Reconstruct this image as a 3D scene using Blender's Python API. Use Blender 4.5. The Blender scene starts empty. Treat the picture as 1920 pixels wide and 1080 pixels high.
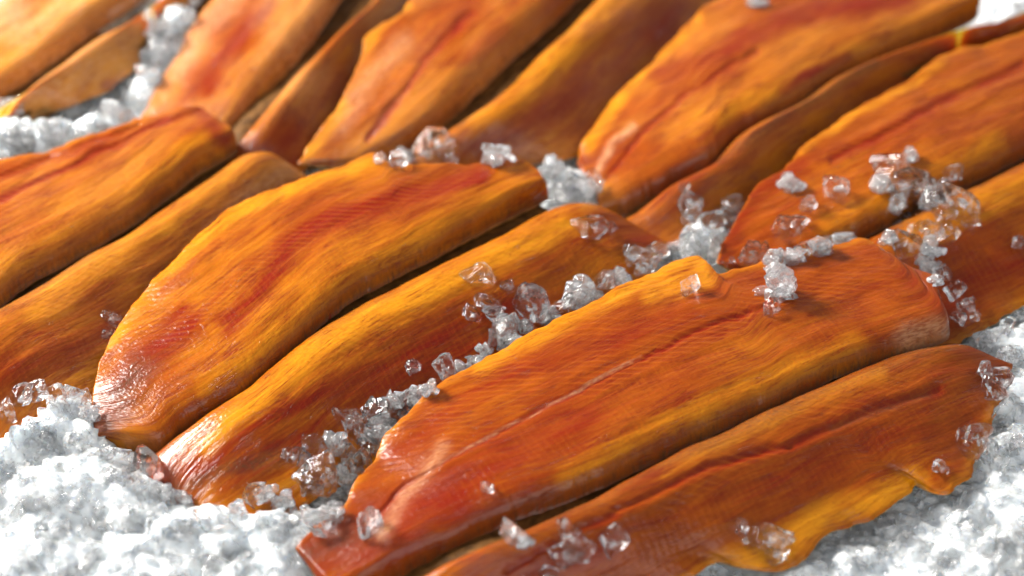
import bpy, math, random
import numpy as np
from mathutils import Vector
from mathutils.bvhtree import BVHTree

random.seed(7)
rng = np.random.default_rng(7)
S = bpy.context.scene
COL = S.collection

# ------------------------------------------------------------------ camera
F_MM, DIST, PITCH = 90.0, 0.80, math.radians(40)
AIM = np.array([0.0, 0.0, 0.010])
FWD = np.array([0.0, math.cos(PITCH), -math.sin(PITCH)])
UP = np.array([0.0, math.sin(PITCH), math.cos(PITCH)])
RIGHT = np.array([1.0, 0.0, 0.0])
CAM = AIM - FWD * DIST
cam_data = bpy.data.cameras.new("camera")
cam = bpy.data.objects.new("camera", cam_data)
COL.objects.link(cam)
cam.location = CAM
cam.rotation_euler = (math.pi / 2 - PITCH, 0, 0)
cam_data.lens = F_MM
cam_data.sensor_width = 36.0
cam_data.clip_start = 0.01
cam_data.clip_end = 50
cam_data.dof.use_dof = True
cam_data.dof.focus_distance = 0.762
cam_data.dof.aperture_fstop = 6.3
cam_data.dof.aperture_blades = 0
S.camera = cam

# ------------------------------------------------------------------ studio light
world = bpy.data.worlds.new("World")
S.world = world
world.use_nodes = True
bg = world.node_tree.nodes["Background"]
bg.inputs[0].default_value = (0.98, 0.985, 1.0, 1)
bg.inputs[1].default_value = 0.30


def area(name, loc, aim, size, size_y, watts, colour):
    d = bpy.data.lights.new(name, 'AREA')
    d.shape = 'RECTANGLE'
    d.size, d.size_y = size, size_y
    d.energy = watts
    d.color = colour
    o = bpy.data.objects.new(name, d)
    COL.objects.link(o)
    o.location = loc
    o.rotation_euler = (Vector(aim) - Vector(loc)).to_track_quat('-Z', 'Y').to_euler()
    return o


area("key_softbox", (-1.00, 0.50, 0.72), (0, 0.02, 0), 0.50, 0.50, 58.0, (1.0, 0.965, 0.91))
area("added_fill", (0.30, -1.55, 1.05), (0, 0.02, 0), 2.0, 1.2, 17.0, (0.97, 0.985, 1.0))  # added fill, no such source known; lifts pits and front faces

S.view_settings.view_transform = 'Standard'
S.view_settings.look = 'None'
S.view_settings.gamma = 1.0
S.view_settings.exposure = 0.25
S.view_settings.use_curve_mapping = False
S.cycles.max_bounces = 20
S.cycles.transmission_bounces = 20
S.cycles.transparent_max_bounces = 12
S.cycles.glossy_bounces = 6
S.cycles.diffuse_bounces = 4
S.cycles.sample_clamp_indirect = 12.0
S.cycles.use_denoising = True


# ------------------------------------------------------------------ pixel <-> place
def rays(px, py):
    k = 36.0 / F_MM / 1920.0
    x = (np.asarray(px, float) - 960) * k
    y = -(np.asarray(py, float) - 540) * k
    return FWD[None, :] + x[..., None] * RIGHT + y[..., None] * UP


def to_plane(px, py, z):
    d = rays(px, py)
    t = (np.asarray(z) - CAM[2]) / d[..., 2]
    return CAM + d * t[..., None]


def to_px(P):
    q = P - CAM
    w = q @ FWD
    k = 36.0 / F_MM / 1920.0
    return 960 + (q @ RIGHT) / w / k, 540 - (q @ UP) / w / k


def px_size(P):                       # metres per photo pixel at P
    return float((np.asarray(P) - CAM) @ FWD) * 36.0 / F_MM / 1920.0


# ------------------------------------------------------------------ noise helpers
_tab = rng.random((256, 256))


def vnoise(x, y, seed=0):
    x = np.asarray(x, float) + seed * 17.31
    y = np.asarray(y, float) + seed * 9.77
    xi, yi = np.floor(x).astype(int), np.floor(y).astype(int)
    fx, fy = x - xi, y - yi
    fx, fy = fx * fx * (3 - 2 * fx), fy * fy * (3 - 2 * fy)
    a, b = _tab[xi % 256, yi % 256], _tab[(xi + 1) % 256, yi % 256]
    c, d = _tab[xi % 256, (yi + 1) % 256], _tab[(xi + 1) % 256, (yi + 1) % 256]
    return (a * (1 - fx) + b * fx) * (1 - fy) + (c * (1 - fx) + d * fx) * fy


def fbm(x, y, seed=0, octs=3):
    s, a, t = 0, 1.0, 0
    for i in range(octs):
        s = s + a * vnoise(x * 2 ** i, y * 2 ** i, seed + i * 3)
        t += a
        a *= 0.5
    return s / t * 2 - 1


def spline(pts, n):
    """Catmull-Rom through pts, resampled to n points evenly along its length."""
    p = np.array(pts, float)
    e = np.vstack([2 * p[0] - p[1], p, 2 * p[-1] - p[-2]])
    out = []
    for i in range(1, len(e) - 2):
        t = np.linspace(0, 1, 40, endpoint=False)[:, None]
        a, b, c, d = e[i - 1], e[i], e[i + 1], e[i + 2]
        out.append(0.5 * (2 * b + (c - a) * t + (2 * a - 5 * b + 4 * c - d) * t ** 2 + (3 * b - a - 3 * c + d) * t ** 3))
    out.append(p[-1:])
    q = np.vstack(out)
    L = np.r_[0, np.cumsum(np.linalg.norm(np.diff(q, axis=0), axis=1))]
    s = np.linspace(0, L[-1], n)
    return np.stack([np.interp(s, L, q[:, k]) for k in range(q.shape[1])], 1)


def curve_val(pts, u):
    p = np.array(pts, float)
    if p.ndim == 0:
        return np.full_like(u, float(p))
    return np.interp(u, np.linspace(0, 1, len(p)), p)


def seg_dist(x, y, pts):
    p = np.array(pts, float)
    best = np.full(x.shape, 1e9)
    if len(p) == 1:
        return np.hypot(x - p[0, 0], y - p[0, 1])
    for a, b in zip(p[:-1], p[1:]):
        d = b - a
        t = np.clip(((x - a[0]) * d[0] + (y - a[1]) * d[1]) / (d @ d + 1e-9), 0, 1)
        best = np.minimum(best, np.hypot(x - a[0] - t * d[0], y - a[1] - t * d[1]))
    return best


# ------------------------------------------------------------------ materials
def node_mat(name):
    m = bpy.data.materials.new(name)
    m.use_nodes = True
    nt = m.node_tree
    b = nt.nodes["Principled BSDF"]
    return m, nt, b


def N(nt, kind, **kw):
    n = nt.nodes.new(kind)
    for k, v in kw.items():
        setattr(n, k, v)
    return n


def math_node(nt, op, a, b=None, clamp=False):
    n = N(nt, 'ShaderNodeMath', operation=op, use_clamp=clamp)
    for i, s in enumerate((a, b)):
        if s is None:
            continue
        if isinstance(s, (int, float)):
            n.inputs[i].default_value = s
        else:
            nt.links.new(s, n.inputs[i])
    return n.outputs[0]


def mixc(nt, fac, a, b):
    n = N(nt, 'ShaderNodeMix', data_type='RGBA')
    for sock, s in ((n.inputs[0], fac), (n.inputs[6], a), (n.inputs[7], b)):
        if isinstance(s, (int, float)):
            sock.default_value = s
        elif isinstance(s, tuple):
            sock.default_value = (*s, 1)
        else:
            nt.links.new(s, sock)
    return n.outputs[2]


def noise_node(nt, vec, scale, detail=3, rough=0.55, dist=0.0):
    n = N(nt, 'ShaderNodeTexNoise')
    n.inputs['Scale'].default_value = scale
    n.inputs['Detail'].default_value = detail
    n.inputs['Roughness'].default_value = rough
    n.inputs['Distortion'].default_value = dist
    nt.links.new(vec, n.inputs['Vector'])
    return n.outputs['Fac']


def ramp(nt, fac, lo, hi):
    n = N(nt, 'ShaderNodeMapRange')
    n.inputs[1].default_value, n.inputs[2].default_value = lo, hi
    nt.links.new(fac, n.inputs[0])
    return n.outputs[0]


def make_flesh():
    m, nt, b = node_mat("smoked_flesh")
    uv = N(nt, 'ShaderNodeUVMap', uv_map="grain").outputs[0]         # centimetres along / across the fillet
    pig = N(nt, 'ShaderNodeVertexColor', layer_name="pigment_and_light")
    sep = N(nt, 'ShaderNodeSeparateColor')
    nt.links.new(pig.outputs[0], sep.inputs[0])
    red, yel, dark = sep.outputs[0], sep.outputs[1], sep.outputs[2]
    pale = pig.outputs[1]
    sx = N(nt, 'ShaderNodeSeparateXYZ')
    nt.links.new(uv, sx.inputs[0])
    U, V = sx.outputs[0], sx.outputs[1]
    # fibres run along the fish
    mp = N(nt, 'ShaderNodeMapping')
    nt.links.new(uv, mp.inputs[0])
    mp.inputs['Scale'].default_value = (0.40, 3.2, 1)
    fib = noise_node(nt, mp.outputs[0], 2.2, 5, 0.62, 0.6)
    mp2 = N(nt, 'ShaderNodeMapping')
    nt.links.new(uv, mp2.inputs[0])
    mp2.inputs['Scale'].default_value = (1.0, 2.0, 1)
    blot = noise_node(nt, mp2.outputs[0], 0.75, 4, 0.6, 0.4)
    fine = noise_node(nt, uv, 9.0, 4, 0.65)
    micro = noise_node(nt, uv, 34.0, 2, 0.5)
    # muscle segments: two families of fine lines, one on the back, one on the belly side
    oc = N(nt, 'ShaderNodeTexCoord').outputs['Object']
    so = N(nt, 'ShaderNodeSeparateXYZ')
    nt.links.new(oc, so.inputs[0])
    wob = math_node(nt, 'MULTIPLY', noise_node(nt, uv, 0.8, 3, 0.5), 9.0)

    def lines(kx, ky):
        p = math_node(nt, 'ADD', math_node(nt, 'MULTIPLY', so.outputs[0], kx * 100), math_node(nt, 'MULTIPLY', so.outputs[1], ky * 100))
        return math_node(nt, 'SINE', math_node(nt, 'ADD', p, wob))
    ra_ = N(nt, 'ShaderNodeAttribute', attribute_name="lines_long").outputs['Fac']
    rb_ = N(nt, 'ShaderNodeAttribute', attribute_name="lines_cross").outputs['Fac']
    rmask = ramp(nt, noise_node(nt, uv, 0.55, 3, 0.6), 0.36, 0.60)
    ridge = math_node(nt, 'ADD', math_node(nt, 'MULTIPLY', lines(1.5, 26.0), ra_), math_node(nt, 'MULTIPLY', lines(24.0, 13.0), math_node(nt, 'MULTIPLY', rb_, 0.45)))
    ridge = math_node(nt, 'MULTIPLY', ridge, rmask)
    # fine threads of muscle
    mp3 = N(nt, 'ShaderNodeMapping')
    nt.links.new(uv, mp3.inputs[0])
    mp3.inputs['Scale'].default_value = (1.3, 7.0, 1)
    mp3.inputs['Rotation'].default_value = (0, 0, 0.22)
    thread = noise_node(nt, mp3.outputs[0], 2.4, 4, 0.65, 0.5)
    # colour
    c = mixc(nt, ramp(nt, blot, 0.32, 0.68), (0.250, 0.045, 0.0018), (0.165, 0.0205, 0.0012))
    c = mixc(nt, math_node(nt, 'MULTIPLY', ramp(nt, thread, 0.40, 0.70), 0.30), c, (0.32, 0.066, 0.0025))
    mp5 = N(nt, 'ShaderNodeMapping')
    nt.links.new(uv, mp5.inputs[0])
    mp5.inputs['Scale'].default_value = (0.26, 3.4, 1)
    streak = noise_node(nt, mp5.outputs[0], 1.9, 6, 0.68, 0.7)
    st = math_node(nt, 'MULTIPLY', math_node(nt, 'SUBTRACT', streak, 0.5), 0.95)

    def follow_grain(mask, lo, gain):
        near0 = ramp(nt, mask, 0.02, 0.30)                     # no stain where there is none
        v_ = math_node(nt, 'MULTIPLY', math_node(nt, 'SUBTRACT', math_node(nt, 'ADD', mask, st), lo), gain, True)
        return math_node(nt, 'MULTIPLY', v_, near0)
    brown = math_node(nt, 'MULTIPLY', ramp(nt, streak, 0.40, 0.68), 0.20)
    c = mixc(nt, brown, c, (0.150, 0.0215, 0.0015))
    yl = follow_grain(yel, 0.06, 0.85)
    c = mixc(nt, yl, c, (0.62, 0.25, 0.007))
    st = math_node(nt, 'MULTIPLY', st, -1.0)
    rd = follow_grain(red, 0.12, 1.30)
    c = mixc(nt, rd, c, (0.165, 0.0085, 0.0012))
    mp4 = N(nt, 'ShaderNodeMapping')
    nt.links.new(uv, mp4.inputs[0])
    mp4.inputs['Scale'].default_value = (0.16, 2.3, 1)
    vein = noise_node(nt, mp4.outputs[0], 1.6, 4, 0.6, 0.9)
    vein = math_node(nt, 'SUBTRACT', 1.0, ramp(nt, math_node(nt, 'ABSOLUTE', math_node(nt, 'SUBTRACT', vein, 0.5)), 0.004, 0.030), True)
    vein = math_node(nt, 'MULTIPLY', math_node(nt, 'MULTIPLY', vein, ramp(nt, blot, 0.42, 0.62)), 0.75, True)
    c = mixc(nt, vein, c, (0.15, 0.009, 0.0015))
    mott = math_node(nt, 'MULTIPLY', ramp(nt, fib, 0.52, 0.72), 0.28)
    c = mixc(nt, mott, c, (0.17, 0.016, 0.002))
    spk = math_node(nt, 'MULTIPLY', ramp(nt, fine, 0.55, 0.72), 0.42)
    c = mixc(nt, spk, c, (0.13, 0.014, 0.002))
    spk2 = math_node(nt, 'MULTIPLY', ramp(nt, micro, 0.58, 0.75), 0.35)
    c = mixc(nt, spk2, c, (0.44, 0.12, 0.008))
    c = mixc(nt, math_node(nt, 'MULTIPLY', ramp(nt, ridge, 0.1, 0.9), 0.20), c, (0.42, 0.11, 0.006))
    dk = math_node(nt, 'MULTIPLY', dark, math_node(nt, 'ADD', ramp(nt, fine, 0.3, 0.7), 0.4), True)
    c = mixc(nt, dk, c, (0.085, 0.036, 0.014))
    pl = math_node(nt, 'MULTIPLY', pale, math_node(nt, 'ADD', ramp(nt, thread, 0.35, 0.65), 0.25), True)
    c = mixc(nt, pl, c, (0.54, 0.28, 0.14))
    nt.links.new(c, b.inputs['Base Color'])
    rg = math_node(nt, 'ADD', math_node(nt, 'MULTIPLY', ramp(nt, blot, 0.3, 0.7), 0.12), 0.15)
    nt.links.new(rg, b.inputs['Roughness'])
    b.inputs['Specular IOR Level'].default_value = 0.20
    b.inputs['Subsurface Weight'].default_value = 0.28
    b.inputs['Subsurface Radius'].default_value = (1.0, 0.36, 0.08)
    b.inputs['Subsurface Scale'].default_value = 0.005
    b.inputs['Coat Weight'].default_value = 0.14
    b.inputs['Coat Roughness'].default_value = 0.09
    b.inputs['Coat IOR'].default_value = 1.4
    fine_b = noise_node(nt, uv, 8.0, 1, 0.4)
    thread_b = noise_node(nt, mp3.outputs[0], 1.9, 1, 0.4, 0.3)
    fib_b = noise_node(nt, mp.outputs[0], 1.7, 1, 0.5, 0.4)
    h = math_node(nt, 'ADD', math_node(nt, 'MULTIPLY', fib_b, 0.27), math_node(nt, 'MULTIPLY', fine_b, 0.11))
    h = math_node(nt, 'ADD', h, math_node(nt, 'MULTIPLY', thread_b, 0.15))
    h = math_node(nt, 'ADD', h, math_node(nt, 'MULTIPLY', ridge, 0.055))
    h = math_node(nt, 'SUBTRACT', h, math_node(nt, 'MULTIPLY', vein, 0.16))
    bp = N(nt, 'ShaderNodeBump')
    bp.inputs['Strength'].default_value = 0.8
    bp.inputs['Distance'].default_value = 0.0009
    nt.links.new(h, bp.inputs['Height'])
    nt.links.new(bp.outputs[0], b.inputs['Normal'])
    bp2 = N(nt, 'ShaderNodeBump')
    bp2.inputs['Strength'].default_value = 1.0
    bp2.inputs['Distance'].default_value = 0.0013
    h2 = math_node(nt, 'ADD', h, math_node(nt, 'MULTIPLY', fine_b, 0.16))
    h2 = math_node(nt, 'ADD', h2, math_node(nt, 'MULTIPLY', streak, 0.14))
    nt.links.new(h2, bp2.inputs['Height'])
    nt.links.new(bp2.outputs[0], b.inputs['Coat Normal'])
    return m


def make_skin(name, col, rough=0.35):
    m, nt, b = node_mat(name)
    tc = N(nt, 'ShaderNodeTexCoord').outputs['Object']
    n1 = noise_node(nt, tc, 260, 4, 0.6)
    c = mixc(nt, ramp(nt, n1, 0.35, 0.7), col, tuple(x * 2.6 for x in col))
    nt.links.new(c, b.inputs['Base Color'])
    b.inputs['Roughness'].default_value = rough
    b.inputs['Specular IOR Level'].default_value = 0.12
    bp = N(nt, 'ShaderNodeBump')
    bp.inputs['Strength'].default_value = 0.8
    bp.inputs['Distance'].default_value = 0.001
    nt.links.new(n1, bp.inputs['Height'])
    nt.links.new(bp.outputs[0], b.inputs['Normal'])
    return m


def make_bed_ice():
    m, nt, b = node_mat("packed_crushed_ice")
    tc = N(nt, 'ShaderNodeTexCoord').outputs['Object']
    n1 = noise_node(nt, tc, 90, 4, 0.6)
    n2 = noise_node(nt, tc, 700, 3, 0.6)
    c = mixc(nt, ramp(nt, n1, 0.3, 0.7), (0.80, 0.83, 0.845), (0.70, 0.735, 0.755))
    nt.links.new(c, b.inputs['Base Color'])
    b.inputs['Roughness'].default_value = 0.12
    b.inputs['IOR'].default_value = 1.31
    b.inputs['Subsurface Weight'].default_value = 1.0
    b.inputs['Subsurface Radius'].default_value = (0.8, 0.9, 1.0)
    b.inputs['Subsurface Scale'].default_value = 0.0035
    b.inputs['Transmission Weight'].default_value = 0.0
    bp = N(nt, 'ShaderNodeBump')
    bp.inputs['Strength'].default_value = 0.55
    bp.inputs['Distance'].default_value = 0.0012
    nt.links.new(n2, bp.inputs['Height'])
    nt.links.new(bp.outputs[0], b.inputs['Normal'])
    return m


def make_clear_ice(name, frost, rough, scale, bump, whole=0.0):
    """ice: clear body with whitish frosted patches (frost = how white they are, whole = even cloudiness)"""
    m, nt, b = node_mat(name)
    tc = N(nt, 'ShaderNodeTexCoord').outputs['Object']
    n1 = noise_node(nt, tc, scale, 3, 0.6)
    n2 = noise_node(nt, tc, scale * 0.45, 3, 0.6)
    fr = math_node(nt, 'ADD', math_node(nt, 'MULTIPLY', ramp(nt, n2, 0.54, 0.66), frost), whole)
    tr = math_node(nt, 'SUBTRACT', 1.0, fr, True)
    nt.links.new(tr, b.inputs['Transmission Weight'])
    b.inputs['Base Color'].default_value = (0.985, 0.99, 0.995, 1)
    b.inputs['IOR'].default_value = 1.31
    b.inputs['Roughness'].default_value = rough
    b.inputs['Subsurface Weight'].default_value = 0.0
    b.inputs['Subsurface Radius'].default_value = (0.9, 0.95, 1.0)
    b.inputs['Subsurface Scale'].default_value = 0.003
    bp = N(nt, 'ShaderNodeBump')
    bp.inputs['Strength'].default_value = bump
    bp.inputs['Distance'].default_value = 0.0008
    nt.links.new(n1, bp.inputs['Height'])
    nt.links.new(bp.outputs[0], b.inputs['Normal'])
    return m


M_FLESH = make_flesh()
M_SKIN = make_skin("fish_skin", (0.16, 0.075, 0.02))
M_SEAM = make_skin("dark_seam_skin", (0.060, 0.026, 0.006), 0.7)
M_SHRED = make_skin("torn_membrane", (0.10, 0.014, 0.004))
M_BED = make_bed_ice()
M_CLEAR = make_clear_ice("clear_ice", 0.20, 0.0, 600, 0.45)
M_FROST = make_clear_ice("frosted_ice", 0.40, 0.0, 700, 0.6, 0.08)
M_GRAIN = make_clear_ice("grain_ice", 0.25, 0.02, 800, 0.3, 0.10)


# ------------------------------------------------------------------ mesh helper
def mesh_from(name, verts, faces, mats, smooth=True, mat_idx=None):
    me = bpy.data.meshes.new(name)
    verts = np.ascontiguousarray(verts, np.float32)
    faces = np.ascontiguousarray(faces, np.int32)
    k = faces.shape[1]
    me.vertices.add(len(verts))
    me.vertices.foreach_set("co", verts.ravel())
    me.loops.add(faces.size)
    me.loops.foreach_set("vertex_index", faces.ravel())
    me.polygons.add(len(faces))
    me.polygons.foreach_set("loop_start", np.arange(0, faces.size, k, dtype=np.int32))
    me.polygons.foreach_set("loop_total", np.full(len(faces), k, np.int32))
    me.polygons.foreach_set("use_smooth", np.full(len(faces), smooth, bool))
    for m in mats:
        me.materials.append(m)
    if mat_idx is not None:
        me.polygons.foreach_set("material_index", np.ascontiguousarray(mat_idx, np.int32))
    me.update(calc_edges=True)
    me.validate()
    return me


# ------------------------------------------------------------------ the kippers, traced rib by rib
# far = the fillet on the far side of the seam, near = the one on the near side.
# seam / edge / crest polylines run from the left end to the right end, in photo pixels; heights in mm.
KIPPERS = [
    dict(key='front', label="deep orange kipper nearest the camera with a wavy yellow belly edge over grey ice",
         far=dict(seam=[(640, 1150), (740, 1090), (850, 1035), (960, 980), (1060, 945), (1160, 902), (1260, 852), (1385, 795), (1460, 762), (1550, 718), (1610, 692), (1710, 660), (1782, 632)],
                  edge=[(556, 1030), (578, 1000), (645, 945), (662, 905), (700, 858), (716, 818), (752, 783), (812, 725), (880, 685), (960, 638), (1050, 594), (1140, 548), (1240, 496), (1302, 470), (1326, 488), (1345, 508), (1380, 500), (1440, 485), (1560, 455), (1615, 442)],
                  zo=[9, 14, 20, 23, 24, 24, 23, 22], zc=[10, 17, 23, 25, 26, 26, 25, 24], zg=[6, 8, 10, 12, 13, 14, 15, 16], vc=.42,
                  endpts=[(1615, 442), (1660, 466), (1710, 500), (1745, 533), (1766, 575), (1782, 632)]),
         near=dict(crest=[(700, 1170), (820, 1074), (900, 1033), (1035, 977), (1110, 942), (1185, 905), (1260, 866), (1310, 836), (1385, 805), (1460, 766), (1560, 725), (1650, 684), (1710, 660), (1790, 642)],
                   edge=[(860, 1230), (1050, 1160), (1200, 1110), (1300, 1082), (1345, 1055), (1390, 1064), (1440, 1066), (1500, 1048), (1560, 997), (1640, 968), (1695, 934), (1722, 908), (1742, 918), (1772, 926), (1812, 900), (1838, 850), (1868, 770), (1900, 680)],
                   zo=[2, 4, 5, 6, 6, 7, 7, 9, 10], zc=[10, 16, 20, 21, 21, 21, 21, 20, 18], zg=[5, 7, 9, 10, 12, 13, 13, 13])),
    dict(key='middle', label="kipper at left centre, pointed tips against the bright ice, red streak along its far fillet",
         far=dict(seam=[(200, 850), (300, 850), (350, 808), (425, 762), (500, 708), (550, 660), (610, 606), (675, 558), (750, 518), (850, 465), (930, 422), (985, 394), (1032, 370)],
                  edge=[(178, 822), (170, 765), (176, 718), (192, 660), (220, 605), (270, 537), (325, 486), (390, 427), (450, 377), (525, 346), (600, 321), (695, 286), (722, 302), (800, 308), (900, 303), (972, 300), (1004, 316), (1018, 338)],
                  zo=[8, 12, 16, 19, 21, 21, 20, 19], zc=[9, 15, 20, 23, 24, 23, 22, 20], zg=[6, 8, 10, 11, 12, 12, 13, 13], vc=.45),
         near=dict(crest=[(276, 902), (310, 853), (400, 782), (475, 731), (550, 667), (615, 616), (700, 566), (760, 537), (860, 487), (960, 440), (1020, 405), (1075, 383), (1112, 380)],
                   edge=[(330, 950), (440, 985), (560, 950), (680, 880), (800, 790), (950, 700), (1060, 640), (1150, 570), (1220, 510), (1252, 450)],
                   zo=[3, 3, 3, 3, 3, 4, 6, 8], zc=[9, 15, 18, 19, 19, 19, 19, 18], zg=[5, 8, 9, 10, 11, 11, 12, 12])),
    dict(key='left', label="kipper running off the photo's left edge below the far left ice",
         far=dict(seam=[(-420, 900), (-300, 800), (-150, 690), (-60, 622), (0, 580), (50, 538), (150, 482), (250, 422), (325, 367), (375, 324), (445, 284)],
                  edge=[(-440, 760), (-330, 600), (-200, 450), (-80, 350), (0, 302), (75, 285), (150, 262), (250, 224), (320, 204), (372, 196)],
                  zo=[8, 12, 15, 17, 18, 18, 18, 18], zc=[9, 16, 20, 23, 24, 23, 22, 20], zg=[6, 8, 9, 10, 11, 12, 12, 13], vc=.5,
                  endpts=[(372, 196), (398, 222), (436, 262), (445, 284)]),
         near=dict(crest=[(-400, 930), (-300, 820), (-150, 700), (-80, 640), (0, 584), (100, 528), (175, 480), (250, 440), (350, 370), (425, 322), (470, 290), (505, 283)],
                   edge=[(-260, 1040), (-160, 960), (-60, 900), (60, 830), (160, 765), (240, 690), (330, 600), (430, 500), (520, 410), (580, 330)],
                   zo=[3, 3, 3, 3, 3, 4, 5, 6], zc=[9, 14, 17, 18, 18, 18, 17, 16], zg=[5, 8, 9, 10, 10, 11, 11, 11])),
    dict(key='corner', label="pale yellow blurred kipper cut off by the top left corner of the photo",
         far=dict(seam=[(-160, 330), (-60, 235), (40, 165), (110, 112), (180, 60), (260, 5), (330, -50), (420, -120)],
                  edge=[(-260, 240), (-160, 130), (-80, 60), (0, -10), (80, -80), (180, -150), (280, -210), (380, -230)],
                  zo=[6, 9, 12, 13, 14, 14, 13], zc=[8, 14, 19, 21, 21, 20, 18], zg=[5, 7, 8, 9, 9, 9], vc=.45),
         near=dict(crest=[(-180, 370), (-60, 250), (60, 166), (130, 116), (200, 68), (280, 16), (370, -50), (500, -140)],
                   edge=[(-140, 420), (-20, 285), (60, 218), (140, 192), (212, 160), (262, 118), (296, 60), (345, 0), (430, -70), (540, -130)],
                   zo=[3, 5, 7, 7, 7, 7, 7], zc=[8, 14, 17, 17, 17, 16, 14], zg=[5, 7, 8, 9, 9, 9])),
    dict(key='pink', label="kipper with a shiny pinkish pale far fillet, second from the left in the back row",
         far=dict(seam=[(360, 330), (435, 266), (500, 182), (550, 126), (600, 62), (642, 0), (690, -70), (760, -150)],
                  edge=[(262, 222), (282, 182), (325, 102), (375, 28), (420, -40), (500, -120), (580, -190), (660, -220)],
                  zo=[5, 9, 13, 15, 16, 15, 14], zc=[6, 12, 18, 21, 22, 21, 19], zg=[4, 6, 8, 9, 10, 10], vc=.45),
         near=dict(crest=[(395, 330), (470, 258), (550, 152), (600, 100), (650, 48), (700, 0), (760, -70), (820, -130)],
                   edge=[(500, 345), (590, 300), (650, 220), (700, 150), (750, 70), (800, 0), (860, -60), (900, -110)],
                   zo=[2, 3, 3, 3, 3, 4, 5], zc=[6, 13, 17, 18, 18, 17, 15], zg=[4, 6, 8, 9, 10, 10])),
    dict(key='curl', label="kipper at top centre with a curled yellow flap on its far edge",
         far=dict(seam=[(700, 330), (775, 285), (845, 228), (900, 172), (960, 116), (1010, 72), (1075, 12), (1130, -50), (1210, -120)],
                  edge=[(560, 306), (582, 264), (626, 208), (656, 150), (680, 102), (684, 72), (714, 46), (752, 26), (770, -6), (830, -80), (900, -150), (1000, -200)],
                  zo=[6, 12, 16, 19, 22, 19, 17, 16], zc=[7, 14, 20, 22, 23, 22, 20], zg=[4, 7, 9, 10, 11, 11], vc=.45),
         near=dict(crest=[(740, 340), (800, 290), (860, 237), (960, 168), (1035, 90), (1085, 45), (1128, 0), (1190, -60), (1260, -110)],
                   edge=[(830, 350), (960, 310), (1080, 290), (1150, 230), (1210, 165), (1280, 90), (1340, 20), (1400, -40), (1440, -80)],
                   zo=[2, 3, 3, 3, 3, 4, 5], zc=[6, 13, 18, 19, 19, 18, 15], zg=[4, 7, 9, 10, 11, 11])),
    dict(key='blunt', label="kipper with a rounded blunt end near the top right corner patch of ice",
         far=dict(seam=[(1130, 420), (1185, 398), (1262, 350), (1310, 325), (1350, 300), (1385, 262), (1435, 232), (1510, 187), (1585, 142), (1660, 108), (1760, 68), (1832, 34)],
                  edge=[(1082, 300), (1092, 264), (1125, 214), (1160, 166), (1215, 126), (1236, 95), (1285, 46), (1332, 4), (1400, -30), (1500, -58), (1620, -64), (1740, -46), (1815, -16)],
                  zo=[6, 12, 17, 20, 20, 19, 18], zc=[7, 15, 21, 24, 25, 24, 21], zg=[4, 7, 10, 11, 12, 12], vc=.48,
                  endpts=[(1815, -16), (1836, 0), (1842, 16), (1832, 34)]),
         near=dict(crest=[(1150, 430), (1212, 400), (1285, 340), (1360, 294), (1410, 242), (1510, 186), (1585, 136), (1685, 94), (1810, 54), (1892, 40), (2000, 0), (2090, -30)],
                   edge=[(1270, 470), (1370, 420), (1440, 370), (1520, 310), (1600, 250), (1700, 190), (1790, 140), (1870, 100), (1950, 70), (2040, 40), (2130, 0)],
                   zo=[2, 3, 4, 4, 4, 5, 6], zc=[6, 14, 19, 20, 20, 19, 17], zg=[4, 7, 10, 11, 12, 12])),
    dict(key='right', label="kipper leaving the right edge of the photo, sprinkled with the largest heap of clear crystals",
         far=dict(seam=[(1430, 545), (1540, 490), (1638, 440), (1712, 402), (1835, 342), (1922, 297), (2020, 250), (2140, 190)],
                  edge=[(1340, 490), (1360, 440), (1390, 392), (1412, 350), (1455, 320), (1505, 277), (1610, 200), (1710, 146), (1768, 100), (1850, 76), (1925, 56), (2030, 20), (2110, 20)],
                  zo=[12, 17, 19, 20, 20, 20, 18], zc=[11, 16, 22, 24, 24, 23, 20], zg=[4, 8, 10, 11, 12, 12], vc=.45),
         near=dict(crest=[(1480, 560), (1560, 500), (1652, 446), (1735, 400), (1835, 351), (1922, 311), (2020, 264), (2160, 200)],
                   edge=[(1690, 700), (1800, 640), (1852, 615), (1925, 566), (2020, 500), (2120, 420), (2200, 330), (2230, 270)],
                   zo=[3, 4, 4, 4, 4, 5], zc=[6, 14, 19, 20, 19, 16], zg=[4, 8, 10, 11, 12, 12])),
]

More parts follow.
